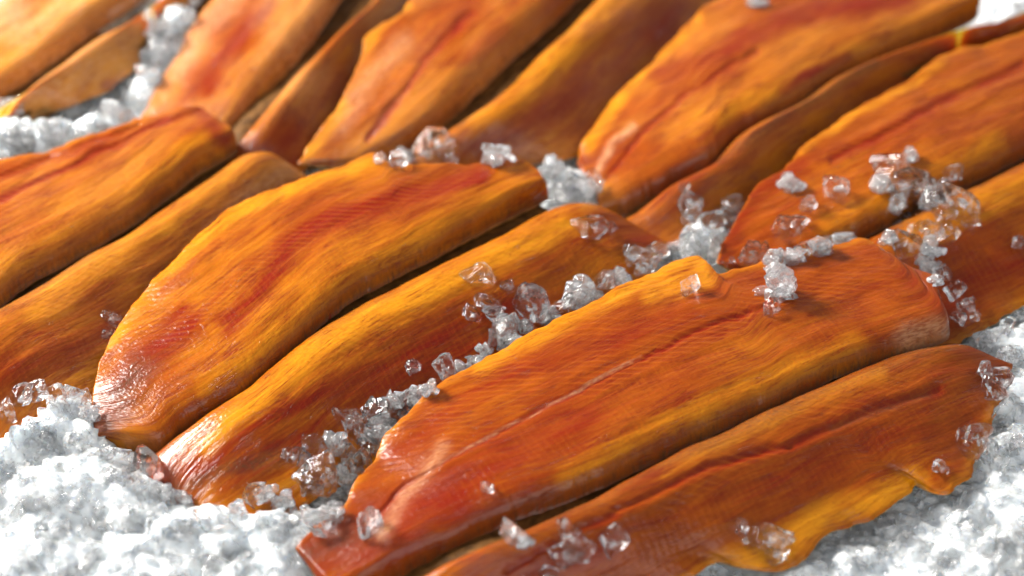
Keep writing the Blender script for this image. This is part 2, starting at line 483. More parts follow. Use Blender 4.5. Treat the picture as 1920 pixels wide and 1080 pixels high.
# pigment of the flesh itself, with light falloff and glare painted into some streaks: (kind, width px, strength, path px)
STREAKS = {
    'front': [
        ('red', 7, 1.0, [(700, 980), (760, 905), (860, 850), (960, 796), (1050, 750), (1130, 710), (1220, 662), (1300, 622), (1480, 556)]),
        ('pale', 1.8, .55, [(800, 880), (860, 848), (960, 793), (1010, 772), (1100, 722), (1200, 668)]),
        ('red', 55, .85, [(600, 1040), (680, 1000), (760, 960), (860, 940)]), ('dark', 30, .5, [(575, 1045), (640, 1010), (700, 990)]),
        ('red', 15, .5, [(880, 985), (940, 930), (1000, 880), (1060, 830)]),
        ('red', 24, .55, [(740, 860), (860, 760), (960, 705), (1120, 648), (1300, 592)]),
        ('red', 75, .62, [(720, 985), (800, 950), (900, 895), (1000, 850), (1080, 800)]),  # light falloff over the lower left, painted in as red
        ('yellow', 24, 1.0, [(900, 680), (960, 650), (1160, 545), (1300, 480), (1320, 520), (1220, 545)]),
        ('yellow', 38, .55, [(1060, 890), (1250, 800), (1400, 730), (1600, 650)]),
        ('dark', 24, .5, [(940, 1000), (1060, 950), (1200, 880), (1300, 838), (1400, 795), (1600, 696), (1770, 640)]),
        ('red', 26, .5, [(1700, 520), (1750, 560), (1770, 600)]), ('pale', 20, .6, [(1700, 630), (1760, 615)]),
        ('pale', 13, .45, [(715, 1000), (780, 905), (830, 840)]),
        ('red', 12, .8, [(950, 1070), (1050, 1010), (1150, 958), (1300, 888), (1400, 850), (1480, 832)]),
        ('red', 14, .75, [(1480, 832), (1600, 780), (1680, 752), (1760, 730)]), ('dark', 8, .5, [(1560, 800), (1620, 780), (1740, 738)]),
        ('yellow', 34, 1.0, [(1350, 1065), (1440, 1040), (1540, 975), (1640, 940), (1710, 905)]),
        ('red', 48, .4, [(1420, 920), (1560, 860), (1720, 800)]), ('yellow', 24, .5, [(1250, 880), (1450, 790), (1650, 700)]),
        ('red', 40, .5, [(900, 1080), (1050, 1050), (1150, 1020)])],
    'middle': [
        ('red', 24, .95, [(430, 610), (500, 525), (550, 455), (600, 420), (660, 400), (760, 362), (900, 330)]),
        ('red', 36, .85, [(195, 800), (235, 730), (290, 660), (350, 600)]), ('dark', 34, .7, [(185, 832), (215, 775), (260, 700)]),
        ('yellow', 20, 1.0, [(205, 640), (280, 535), (390, 435), (455, 388), (600, 330), (700, 300)]),
        ('yellow', 40, .6, [(400, 720), (520, 620), (640, 530), (800, 440), (940, 375)]),
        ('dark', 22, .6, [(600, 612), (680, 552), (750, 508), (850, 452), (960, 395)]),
        ('red', 40, .85, [(285, 905), (330, 885), (370, 880)]), ('dark', 20, .4, [(280, 905), (320, 890)]), ('yellow', 34, 1.0, [(390, 830), (420, 800), (500, 735), (620, 636), (700, 595), (800, 545), (960, 462), (1090, 405)]),
        ('red', 24, .8, [(380, 880), (480, 800), (560, 760), (700, 690), (800, 640), (880, 615), (960, 570)]),
        ('red', 45, .7, [(420, 900), (560, 820), (700, 740), (860, 660), (980, 600)]),
        ('dark', 16, .6, [(320, 920), (420, 885), (530, 848)]), ('yellow', 16, .7, [(440, 935), (560, 905)]),
        ('red', 26, .6, [(1080, 400), (1160, 430), (1210, 450)])],
    'left': [
        ('red', 9, .95, [(-100, 420), (0, 372), (150, 300), (280, 240), (372, 205)]), ('red', 20, .7, [(380, 215), (425, 265)]),
        ('red', 10, .6, [(0, 330), (120, 285), (260, 232)]), ('yellow', 45, .55, [(0, 520), (150, 420), (300, 320), (400, 270)]),
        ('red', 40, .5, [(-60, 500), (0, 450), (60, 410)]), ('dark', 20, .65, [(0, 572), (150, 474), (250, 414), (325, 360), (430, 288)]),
        ('yellow', 36, .8, [(60, 580), (180, 500), (320, 415), (450, 325)]), ('red', 40, .7, [(-40, 760), (40, 710), (120, 670), (200, 610)]),
        ('pale', 22, .45, [(400, 430), (470, 360), (540, 315)])],
    'corner': [
        ('yellow', 60, .7, [(0, 100), (100, 30), (200, -40)]), ('pale', 50, .6, [(0, 20), (60, 60), (140, 10)]), ('dark', 18, .6, [(60, 150), (130, 95), (210, 40)]),
        ('yellow', 60, .9, [(20, 220), (60, 185), (160, 120), (270, 50)]), ('pale', 45, .5, [(60, 190), (160, 130), (260, 60)]), ('red', 12, .9, [(195, 160), (262, 150)]), ('pale', 16, .5, [(90, 170), (200, 95)])],
    'pink': [
        ('red', 20, .8, [(500, 10), (450, 70), (410, 120), (395, 170)]), ('pale', 30, .55, [(300, 160), (350, 90), (400, 30), (440, -20)]),  # the pale one paints a glare into the flesh colour
        ('yellow', 22, .7, [(500, 170), (560, 80), (610, 0)]), ('red', 24, .4, [(420, 200), (360, 220)]), ('yellow', 18, .5, [(560, 190), (640, 100), (690, 30)]),
        ('red', 24, .5, [(500, 290), (580, 230), (640, 150)])],
    'curl': [
        ('red', 10, .9, [(690, 262), (730, 205), (780, 135), (830, 75), (880, 20)]), ('red', 30, .5, [(870, 110), (930, 60)]),
        ('yellow', 20, 1.0, [(575, 290), (600, 255), (640, 200)]), ('yellow', 14, 1.0, [(684, 85), (712, 50), (765, 10)]),
        ('pale', 22, .4, [(640, 240), (690, 150), (760, 80)]), ('dark', 12, .6, [(860, 230), (960, 130), (1060, 30)]),
        ('yellow', 40, .8, [(900, 230), (980, 165), (1080, 70), (1150, 0)]), ('red', 40, .7, [(900, 275), (1000, 235), (1100, 165), (1180, 100), (1280, 20)])],
    'blunt': [
        ('red', 26, .75, [(1240, 140), (1340, 100), (1450, 45), (1560, 15), (1700, 0)]), ('red', 9, .7, [(1140, 330), (1200, 250), (1300, 165), (1420, 95)]),
        ('yellow', 34, .6, [(1300, 230), (1420, 180), (1560, 110), (1720, 60)]), ('yellow', 18, .9, [(1100, 270), (1170, 170), (1240, 105), (1310, 40)]),
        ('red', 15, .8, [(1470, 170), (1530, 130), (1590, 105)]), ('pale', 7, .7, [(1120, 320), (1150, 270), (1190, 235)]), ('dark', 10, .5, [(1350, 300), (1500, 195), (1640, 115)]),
        ('red', 22, .5, [(1230, 370), (1370, 280), (1480, 215)]), ('red', 20, .6, [(1760, 90), (1880, 60)])],
    'right': [
        ('red', 14, .8, [(1560, 300), (1700, 225), (1800, 170), (1920, 120)]), ('red', 22, .7, [(1355, 470), (1390, 400), (1430, 350), (1500, 310)]),
        ('yellow', 10, .8, [(1500, 285), (1610, 208), (1710, 155), (1770, 110)]), ('yellow', 45, .5, [(1560, 420), (1680, 360), (1860, 270)]),
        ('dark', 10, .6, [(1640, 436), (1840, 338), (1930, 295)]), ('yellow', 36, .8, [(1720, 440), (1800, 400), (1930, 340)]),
        ('red', 45, .6, [(1760, 580), (1850, 520), (1960, 450)])],
}


LOIN = dict(front=.16, middle=.30, left=.38, right=.20, blunt=.27, pink=.42, curl=.36, corner=.8)
PALE = dict(corner=.45, pink=.34, curl=.16, left=.08, blunt=.05)


def build_fillet(sp, side, key, seed):
    front = key in ('front', 'middle', 'left', 'right', 'blunt')
    nu, nvm = (330, 66) if front else (200, 44)
    u = np.linspace(0, 1, nu)
    u = u + 0.35 * (np.sin(2 * np.pi * u) / (2 * np.pi)) * -1           # denser towards both ends
    ui = np.linspace(0, 1, 900)

    def along(pts):
        q = spline(pts, 900)
        return np.stack([np.interp(u, ui, q[:, 0]), np.interp(u, ui, q[:, 1])], 1)
    E = along(sp['edge'])
    A = along(sp['seam'] if side == 'far' else sp['crest'])
    if side == 'far':
        A = A + np.array([-3.5, -7.5])
    else:
        A = A + np.array([0.5, 1.5])
    mid0 = to_plane((E[:, 0] + A[:, 0]) / 2, (E[:, 1] + A[:, 1]) / 2, 0.012)
    s = np.r_[0, np.cumsum(np.linalg.norm(np.diff(mid0, axis=0), axis=1))]
    L = s[-1]
    el = np.sqrt(np.clip(1 - (1 - np.clip(s / 0.045, 0, 1)) ** 2.2, 0, 1))                                  # left tip tapers, right end is blunter
    er = np.sqrt(np.clip(1 - (1 - np.clip((L - s) / 0.012, 0, 1)) ** 2.2, 0, 1)) * .75 + .25
    end = el * er
    zo, zc, zg = (curve_val(sp[k], u) * 1e-3 for k in ('zo', 'zc', 'zg'))
    zg = zg * .72

    def soft(a, n):
        k = np.hanning(n) / np.hanning(n).sum()
        pad = np.concatenate([np.repeat(a[:1], n // 2, 0), a, np.repeat(a[-1:], n // 2, 0)])
        if a.ndim == 1:
            return np.convolve(pad, k, 'valid')[:len(a)]
        return np.stack([np.convolve(pad[:, q], k, 'valid')[:len(a)] for q in range(a.shape[1])], 1)
    nsm = (nu // 7) | 1
    zo, zc, zg = soft(zo, nsm), soft(zc, nsm), soft(zg, nsm)
    if side == 'far':
        zc = zo + (zc - zo) * .6
        zg = zc - .0065
    zc = zo + (zc - zo) * end
    if side == 'near':
        zg = np.minimum(zg, zc - 0.003 * end)
    Ow = to_plane(E[:, 0], E[:, 1], zo)
    if side == 'far':
        Gw = to_plane(A[:, 0], A[:, 1], zg)
        vc = np.full(nu, sp['vc'] * .72)
    else:
        Cw = to_plane(A[:, 0], A[:, 1], zc)
        d = Ow - Cw
        d[:, 2] = 0
        w = np.linalg.norm(d, axis=1)
        back = 0.0085 * (0.35 + 0.65 * end)
        Gw = Cw - d / w[:, None] * back[:, None]
        vc = back / (w + back)
    v = np.r_[np.linspace(0, .06, 6, endpoint=False), np.linspace(.06, .94, nvm, endpoint=False), np.linspace(.94, 1, 9)]
    nv = len(v)
    VV, UU = np.meshgrid(v, u)
    Osm = soft(Ow, nsm)
    wend = np.clip(np.minimum(u, 1 - u) / .09, 0, 1)[:, None]
    Osm = Ow * (1 - wend) + Osm * wend
    hem = np.clip((VV - .72) / .28, 0, 1)
    hem = (hem * hem * (3 - 2 * hem))[..., None]
    P = Gw[:, None, :] * (1 - VV[..., None]) + Osm[:, None, :] * VV[..., None] + (Ow - Osm)[:, None, :] * hem
    width = np.linalg.norm((Ow - Gw)[:, :2], axis=1)
    vcc = vc[:, None]
    t1 = np.clip(VV / vcc, 0, 1)
    t2 = np.clip((VV - vcc) / (1 - vcc), 0, 1)
    zg2, zc2, zo2 = zg[:, None], zc[:, None], zo[:, None]
    if side == 'far':
        up = zg2 + (zc2 - zg2) * (1 - (1 - t1) ** 4.2) ** .8
        dn = zc2 + (zo2 - zc2) * (t2 ** 1.8)
    else:
        up = zg2 + (zc2 - zg2) * np.sin(np.pi / 2 * t1) ** .8
        tt = t2
        dn = zc2 + (zo2 - zc2) * (0.55 * tt ** 1.25 + 0.45 * (tt * tt * (3 - 2 * tt)))
        dn = dn + 0.0018 * np.sin(np.pi * np.clip(tt, 0, 1) ** .7) * end[:, None]
    z = np.where(VV < vcc, up, dn)
    Umm = (s[:, None] + 0 * VV) * 100                                    # cm
    Vcm = VV * width[:, None] * 100
    e2 = end[:, None]
    inner = np.clip(VV / .12, 0, 1) * e2
    # long folds of the muscle, soft dents, rippled thin rim
    z = z + 0.0005 * fbm(Umm * .26, Vcm * 1.9, seed, 3) * inner
    z = z + 0.0008 * fbm(Umm * .40, Vcm * .55, seed + 5, 2) * inner
    z = z + 0.00010 * fbm(Umm * 1.6, Vcm * 5.0, seed + 9, 2) * inner
    z = z + 0.0016 * fbm(Umm * .8, Vcm * .2, seed + 11, 2) * VV ** 5
    P[..., 2] = z
    # a ragged, never straight rim
    out = (Ow - Gw)
    out[:, 2] = 0
    out /= np.linalg.norm(out, axis=1)[:, None] + 1e-9
    rag = (0.0010 * fbm(Umm * 2.9, Umm * 0, seed + 21, 3)) * VV ** 8
    rag = rag + 0.0008 * fbm(Umm * 1.9, Umm * 0, seed + 31, 3) * (1 - VV) ** 10
    P = P + out[:, None, :] * rag[..., None]
    # streaks: colour and a little relief
    X, Y = to_px(P.reshape(-1, 3))
    X, Y = X.reshape(nu, nv), Y.reshape(nu, nv)
    wx = 7 * fbm(Umm * 1.1, Vcm * 1.6, seed + 41, 3)
    wy = 7 * fbm(Umm * 1.1, Vcm * 1.6, seed + 47, 3)
    pig = {k: np.zeros_like(X) for k in ('red', 'yellow', 'dark', 'pale')}
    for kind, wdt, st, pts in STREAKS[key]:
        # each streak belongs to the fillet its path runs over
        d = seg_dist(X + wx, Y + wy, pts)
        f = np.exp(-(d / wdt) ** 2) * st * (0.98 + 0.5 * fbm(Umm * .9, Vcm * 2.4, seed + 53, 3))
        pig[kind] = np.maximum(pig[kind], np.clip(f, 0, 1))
        if kind == 'red' and wdt < 15:
            P[..., 2] -= 0.0008 * np.exp(-(d / (wdt * .55)) ** 2) * inner
        if kind == 'pale' and wdt < 9:
            P[..., 2] += 0.0004 * np.exp(-(d / wdt) ** 2) * inner
    nz = fbm(Umm * .5, Vcm * 1.2, seed + 61, 3)
    rim = np.clip((VV - .90) / .10, 0, 1)
    pig['yellow'] = np.maximum(pig['yellow'], rim * .55 + .25 * np.clip(nz, 0, 1))
    pig['red'] = np.maximum(pig['red'], np.clip(.55 * np.exp(-((VV - .52 + .12 * nz) / .07) ** 2), 0, 1) * .6)
    loin = np.clip(1 - np.abs(VV - .22) / .26, 0, 1)
    tone = LOIN[key]
    soft_n = fbm(Umm * .35, Vcm * .7, seed + 71, 2)
    pig['yellow'] = np.clip(np.maximum(pig['yellow'] * .85, tone * (.75 + .8 * soft_n + .35 * loin)), 0, 1)
    pig['pale'] = np.maximum(pig['pale'], PALE.get(key, 0) * np.clip(.6 + soft_n, 0, 1))
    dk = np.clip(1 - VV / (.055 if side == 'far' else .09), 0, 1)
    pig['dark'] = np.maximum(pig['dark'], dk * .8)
    # thickness
    th_c = 0.011 * e2 + 0.0015
    th_c = np.maximum(th_c, zc2 - zg2 + .003)
    th = np.where(VV < vcc, np.maximum(z - zg2 + .0045, .0045), th_c + (0.0017 - th_c) * t2 ** .6)
    th = np.maximum(th, 0.0016)
    dist = np.minimum((1 - VV), VV * (.55 if side == 'far' else 1)) * width[:, None]
    dend = np.minimum(s, L - s)[:, None] + 0 * VV
    rimr = 0.0009
    rd = np.clip(np.minimum(dist, dend) / rimr, 0, 1)
    roundz = (1 - np.sqrt(np.clip(1 - (1 - rd) ** 2, 0, 1)))
    T = P.copy()
    T[..., 2] -= roundz * th * .5
    B = P.copy()
    B[..., 2] -= th - roundz * th * .5
    ib = np.arange(0, nu, 3)
    if ib[-1] != nu - 1:
        ib = np.r_[ib, nu - 1]
    # full-resolution underside kept coarse across only
    jb = np.unique(np.r_[0, np.arange(0, nv, 4), nv - 1])
    Bv = B[:, jb]
    nt, nb = nu * nv, len(jb)
    verts = np.vstack([T.reshape(-1, 3), Bv.reshape(-1, 3)])
    i, j = np.meshgrid(np.arange(nu - 1), np.arange(nv - 1), indexing='ij')
    a = (i * nv + j).ravel()
    ftop = np.stack([a, a + nv, a + nv + 1, a + 1], 1)
    i, j = np.meshgrid(np.arange(nu - 1), np.arange(nb - 1), indexing='ij')
    b = (nt + i * nb + j).ravel()
    fbot = np.stack([b, b + 1, b + nb + 1, b + nb], 1)
    k = np.arange(nu - 1)
    r1 = np.stack([k * nv + nv - 1, (k + 1) * nv + nv - 1, nt + (k + 1) * nb + nb - 1, nt + k * nb + nb - 1], 1)
    r0 = np.stack([k * nv, nt + k * nb, nt + (k + 1) * nb, (k + 1) * nv], 1)
    caps = []
    for row, flip in ((0, False), (nu - 1, True)):
        for q in range(nb - 1):
            base_t = row * nv
            js = list(range(jb[q], jb[q + 1] + 1))
            bl, br = nt + row * nb + q, nt + row * nb + q + 1
            for m_ in range(len(js) - 1):
                # fan of thin quads: top edge to the matching underside point
                tq = [base_t + js[m_], base_t + js[m_ + 1], br if m_ == len(js) - 2 else bl, bl]
                if tq[2] == tq[3]:
                    tq = [base_t + js[m_], base_t + js[m_ + 1], bl]
                caps.append((tq, flip))
    quads = [ftop, fbot, r1, r0]
    extra_q = [t if not f else t[::-1] for t, f in caps if len(t) == 4]
    if extra_q:
        quads.append(np.array(extra_q))
    tris = [t if not f else t[::-1] for t, f in caps if len(t) == 3]
    faces = np.vstack(quads)
    flip_all = (side == 'near')
    # orientation: make the top face upwards
    p0, p1, p3 = verts[ftop[len(ftop) // 2, 0]], verts[ftop[len(ftop) // 2, 1]], verts[ftop[len(ftop) // 2, 3]]
    if np.cross(p1 - p0, p3 - p0)[2] < 0:
        faces = faces[:, ::-1]
    # close cap triangles as degenerate-free quads by splitting: merge tris through an added midpoint
    if tris:
        add_v, add_f = [], []
        for t in tris:
            m_ = (verts[t[0]] + verts[t[1]]) / 2
            add_v.append(m_)
            add_f.append([t[0], len(verts) + len(add_v) - 1, t[1], t[2]])
        verts = np.vstack([verts, np.array(add_v)])
        faces = np.vstack([faces, np.array(add_f)])
    npad = len(verts) - nt
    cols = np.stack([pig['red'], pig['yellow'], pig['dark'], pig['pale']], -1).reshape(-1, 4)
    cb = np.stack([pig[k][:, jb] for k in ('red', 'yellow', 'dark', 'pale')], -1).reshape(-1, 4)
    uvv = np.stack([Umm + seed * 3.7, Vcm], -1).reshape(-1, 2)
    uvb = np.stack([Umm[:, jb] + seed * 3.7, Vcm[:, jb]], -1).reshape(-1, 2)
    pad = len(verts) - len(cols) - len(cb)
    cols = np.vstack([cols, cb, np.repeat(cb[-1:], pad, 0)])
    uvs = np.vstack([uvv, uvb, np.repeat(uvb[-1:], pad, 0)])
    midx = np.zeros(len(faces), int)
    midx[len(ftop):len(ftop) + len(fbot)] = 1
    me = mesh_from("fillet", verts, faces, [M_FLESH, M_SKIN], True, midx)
    ca = me.color_attributes.new("pigment_and_light", 'FLOAT_COLOR', 'POINT')
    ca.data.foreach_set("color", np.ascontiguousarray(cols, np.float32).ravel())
    rm = np.clip((s - .022) / .035, 0, 1) * np.clip((L - s) / .02, 0, 1)
    rm = rm[:, None] * np.clip(VV / .1, 0, 1)
    mixv = np.clip((VV - .42 + .1 * nz) / .05, 0, 1)
    if side == 'near':
        mixv = 1 - mixv
    for nm, val in (("lines_long", rm * mixv), ("lines_cross", rm * (1 - mixv))):
        ra = me.attributes.new(nm, 'FLOAT', 'POINT')
        ra.data.foreach_set("value", np.r_[val.reshape(-1), np.zeros(len(verts) - val.size)].astype(np.float32))
    ul = me.uv_layers.new(name="grain")
    li = np.empty(len(me.loops), np.int32)
    me.loops.foreach_get("vertex_index", li)
    ul.data.foreach_set("uv", np.ascontiguousarray(uvs[li], np.float32).ravel())
    return me, verts, faces, Gw, T


SEAM_DROP = 0.0074          # the seam lies this far below the crest of the near fillet


def build_seam(Gn, seed):
    """dark skin left along the back where the two fillets hang together, with torn shreds standing on it"""
    n = 160
    b = spline(Gn, n)[9:-12]
    tan = np.gradient(b, axis=0)
    nrm = np.stack([tan[:, 1], -tan[:, 0], 0 * tan[:, 0]], 1)           # towards the near fillet
    nrm /= np.linalg.norm(nrm, axis=1)[:, None]
    n = len(b)
    w = 15
    t = np.linspace(0, 1, w)
    # the skin runs on under the far fillet; the near one stands on its other edge
    P = (b - nrm * .015)[:, None] * (1 - t[None, :, None]) + (b + nrm * .006)[:, None] * t[None, :, None]
    s = np.arange(n)[:, None] * .10 + 0 * t[None]
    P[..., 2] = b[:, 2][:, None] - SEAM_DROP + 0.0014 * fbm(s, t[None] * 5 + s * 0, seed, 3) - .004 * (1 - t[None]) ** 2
    top = P.reshape(-1, 3)
    bot = top - np.array([0, 0, 0.0015])
    i, j = np.meshgrid(np.arange(n - 1), np.arange(w - 1), indexing='ij')
    q = (i * w + j).ravel()
    m = n * w
    f1 = np.stack([q, q + 1, q + w + 1, q + w], 1)
    f2 = f1[:, ::-1] + m
    k = np.arange(n - 1)
    r0 = np.stack([k * w, (k + 1) * w, m + (k + 1) * w, m + k * w], 1)
    r1 = np.stack([k * w + w - 1, m + k * w + w - 1, m + (k + 1) * w + w - 1, (k + 1) * w + w - 1], 1)
    return mesh_from("spine_seam", np.vstack([top, bot]), np.vstack([f1, f2, r0, r1]), [M_SEAM])


def build_shred(c, ang, ln, seed):
    """a torn curl of membrane, tapered and twisted"""
    r = random.Random(seed)
    n = 9
    P, Fq = [], []
    for i in range(n):
        t = i / (n - 1)
        w = ln * .22 * (1 - t) ** .6 + .0002
        x = ln * t
        zz = ln * .45 * math.sin(t * 2.4) + .0004 * r.uniform(-1, 1)
        ca, sa = math.cos(ang + t * .9), math.sin(ang + t * .9)
        for sgn in (-1, 1):
            for dz in (0, -.0005):
                P.append((c[0] + ca * x - sa * w * sgn, c[1] + sa * x + ca * w * sgn, c[2] + zz + dz + sgn * w * .4))
    for i in range(n - 1):
        a = i * 4
        b = a + 4
        Fq += [(a, b, b + 2, a + 2), (a + 1, a + 3, b + 3, b + 1), (a, a + 1, b + 1, b), (a + 2, b + 2, b + 3, a + 3)]
    Fq += [(0, 2, 3, 1), (len(P) - 4, len(P) - 3, len(P) - 1, len(P) - 2)]
    return mesh_from("membrane_shred", np.array(P), np.array(Fq), [M_SHRED])


def put(name, me, parent=None, label=None, cat=None, group=None, kind=None):
    o = bpy.data.objects.new(name, me)
    COL.objects.link(o)
    if parent is not None:
        o.parent = parent
    for k, v in (('label', label), ('category', cat), ('group', group), ('kind', kind)):
        if v:
            o[k] = v
    return o


fish_v, fish_f, off = [], [], 0
fillets = []
for ki, K in enumerate(KIPPERS):
    parts = {}
    far_spec = dict(K['far'])
    if 'endpts' in far_spec:
        # the blunt cut end runs round the corner: carry edge to half of it, seam back to the other half
        ep = spline(far_spec['endpts'], 9)
        far_spec['edge'] = list(far_spec['edge']) + [tuple(p) for p in ep[1:5]]
        far_spec['seam'] = list(far_spec['seam']) + [tuple(p) for p in ep[-2:4:-1]]
    for side, sp in (('far', far_spec), ('near', K['near'])):
        me, V, Fc, G, T = build_fillet(sp, side, K['key'], ki * 2 + (side == 'near') + 1)
        parts[side] = (me, G)
        fish_v.append(V)
        fish_f.append(Fc + off)
        off += len(V)
    fillets.append((K, parts))
FISH_V, FISH_F = np.vstack(fish_v), np.vstack(fish_f)
fish_bvh = BVHTree.FromPolygons([tuple(p) for p in FISH_V], [tuple(int(x) for x in f) for f in FISH_F])

# ------------------------------------------------------------------ the bed of crushed ice
MOUNDS = [  # px, py, height mm, radius mm
    (20, 790, 12, 22), (90, 770, 12, 16), (150, 800, 10, 14), (190, 870, 9, 14), (110, 900, 10, 24), (250, 930, 9, 16), (330, 985, 8, 16),
    (420, 985, 9, 14), (500, 985, 10, 12), (560, 1005, 8, 12), (60, 1020, 9, 26), (250, 1060, 8, 24), (480, 1075, 7, 20), (-120, 860, 10, 30), (-60, 1060, 8, 30),
    (240, 1160, 5, 40), (0, 1180, 5, 40),
    (1905, 640, 9, 14), (1885, 740, 10, 13), (1880, 830, 9, 13), (1925, 720, 10, 18), (1915, 900, 7, 20), (1830, 960, 2, 16), (1720, 1010, 1, 16), (1620, 1060, 2, 14),
    (1500, 1095, 3, 14), (1850, 1050, 4, 20), (2050, 800, 9, 40), (2050, 1000, 5, 40), (1700, 1150, 3, 30),
    (20, 235, 14, 16), (100, 240, 15, 14), (170, 225, 15, 12), (225, 215, 13, 10), (-60, 280, 14, 20), (300, 60, 13, 10), (320, 20, 14, 12), (275, 140, 10, 9), (340, -30, 13, 14),
    (1885, 10, 6, 18), (1930, -30, 7, 24), (2000, -60, 7, 40),
    (1075, 325, 7, 9), (1105, 345, 7, 7), (1320, 440, 9, 9),
]
STEP = 0.00075
gx = np.arange(-0.24, 0.2401, STEP)
gy = np.arange(-0.175, 0.2301, STEP)
GX, GY = np.meshgrid(gx, gy)
base = np.full(GX.shape, -0.004)
acc = np.zeros_like(base)
for px, py, hz, r in MOUNDS:
    c = to_plane(np.array([px]), np.array([py]), hz * 1e-3)[0]
    d2 = ((GX - c[0]) ** 2 + (GY - c[1]) ** 2) / (r * 1e-3) ** 2
    acc = np.maximum(acc, (hz * 1e-3 + .004) * np.exp(-d2 ** 1.3))
BED = base + acc + 0.0022 * fbm(GX * 60, GY * 60, 3, 3)
# underside of the fish above each point (coarse grid, then interpolated)
cs = 3
cx, cy = gx[::cs], gy[::cs]
und = np.full((len(cy), len(cx)), 1.0)
for jy, yy in enumerate(cy):
    for jx, xx in enumerate(cx):
        h = fish_bvh.ray_cast(Vector((xx, yy, -0.05)), Vector((0, 0, 1)))
        if h[0] is not None:
            und[jy, jx] = h[0].z
rep = np.repeat(np.repeat(und, cs, 0), cs, 1)[:GX.shape[0], :GX.shape[1]]
# lumps of the fused crystals
LUMP = np.zeros_like(BED)
nl = 15000
lx = rng.uniform(gx[0], gx[-1], nl)
ly = rng.uniform(gy[0], gy[-1], nl)
for k in range(nl):
    r = 0.0014 + 0.0032 * rng.random() ** 2.2
    w = int(r / STEP) + 1
    jx, jy = int((lx[k] - gx[0]) / STEP), int((ly[k] - gy[0]) / STEP)
    x0, x1, y0, y1 = max(jx - w, 0), jx + w + 1, max(jy - w, 0), jy + w + 1
    sx, sy = GX[y0:y1, x0:x1] - lx[k], GY[y0:y1, x0:x1] - ly[k]
    # faceted lump: lowest of several tilted planes
    hgt = np.full(sx.shape, r * .75)
    for q in range(5):
        an = rng.random() * 6.283
        sl = rng.uniform(.5, 1.6)
        hgt = np.minimum(hgt, r * rng.uniform(.6, 1.0) - sl * (sx * math.cos(an) + sy * math.sin(an)))
    hgt = np.where(np.hypot(sx, sy) < r * 1.15, hgt, 0)
    LUMP[y0:y1, x0:x1] = np.maximum(LUMP[y0:y1, x0:x1], hgt)
BED = BED + LUMP * .44 + 0.0003 * fbm(GX * 900, GY * 900, 13, 2)
BED = np.minimum(BED, rep - 0.0006)
BED = np.maximum(BED, -0.02)
ny, nx = BED.shape
bv = np.stack([GX, GY, BED], -1).reshape(-1, 3)
i, j = np.meshgrid(np.arange(ny - 1), np.arange(nx - 1), indexing='ij')
q = (i * nx + j).ravel()
bf = np.stack([q, q + 1, q + nx + 1, q + nx], 1)
put('ice_bed', mesh_from('ice_bed', bv, bf, [M_BED], True), kind='structure', label="bed of white crushed ice that the smoked fish lie on")
# the slab goes on outside the photograph
EXT = 0.9
ex = np.linspace(-EXT, EXT, 121)
XX, YY = np.meshgrid(ex, ex)
ZZ = -0.010 + 0.003 * fbm(XX * 40, YY * 40, 5, 3)
ev = np.stack([XX, YY, ZZ], -1).reshape(-1, 3)
i, j = np.meshgrid(np.arange(120), np.arange(120), indexing='ij')
q = (i * 121 + j).ravel()
put('ice_ground', mesh_from('ice_ground', ev, np.stack([q, q + 1, q + 122, q + 121], 1), [M_BED]), kind='structure')
bed_bvh = BVHTree.FromPolygons([tuple(p) for p in bv], [tuple(int(x) for x in f) for f in bf])

# ------------------------------------------------------------------ link the kippers
for ki, (K, parts) in enumerate(fillets):
    Gf, Gn = parts['far'][1], parts['near'][1]
    root = bpy.data.objects.new('kipper', None)
    COL.objects.link(root)
    root['label'], root['category'], root['group'] = K['label'], 'fish', 'smoked kippers laid in rows on the ice'
    c = (Gf.mean(0) + Gn.mean(0)) / 2
    root.location = (c[0], c[1], 0.0)
    root.empty_display_size = 0.02
    made = []
    made.append(put('fillet', parts['far'][0], root))
    made.append(put('fillet', parts['near'][0], root))
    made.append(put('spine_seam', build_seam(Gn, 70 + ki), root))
    rr = random.Random(90 + ki)
    spots = {'middle': [(.02, 0), (.06, 3)]}.get(K['key'], [])
    for q, (t, dy) in enumerate(spots):
        ln = rr.uniform(.0012, .0026)
        if K['key'] == 'front':
            px, py = 1150 + 260 * t, 897 - 100 * t + dy
        else:
            px, py, ln = 612 + 200 * t, 598 - 100 * t + dy, ln * 1.6
        d = rays(np.array([px]), np.array([py]))[0]
        hit = fish_bvh.ray_cast(Vector(CAM), Vector(d / np.linalg.norm(d)))
        if hit[0] is not None:
            made.append(put('membrane_shred', build_shred(np.array(hit[0]), rr.uniform(0, 6), ln, rr.random()), root))
    for o in made:
        o.location = (-c[0], -c[1], 0.0)


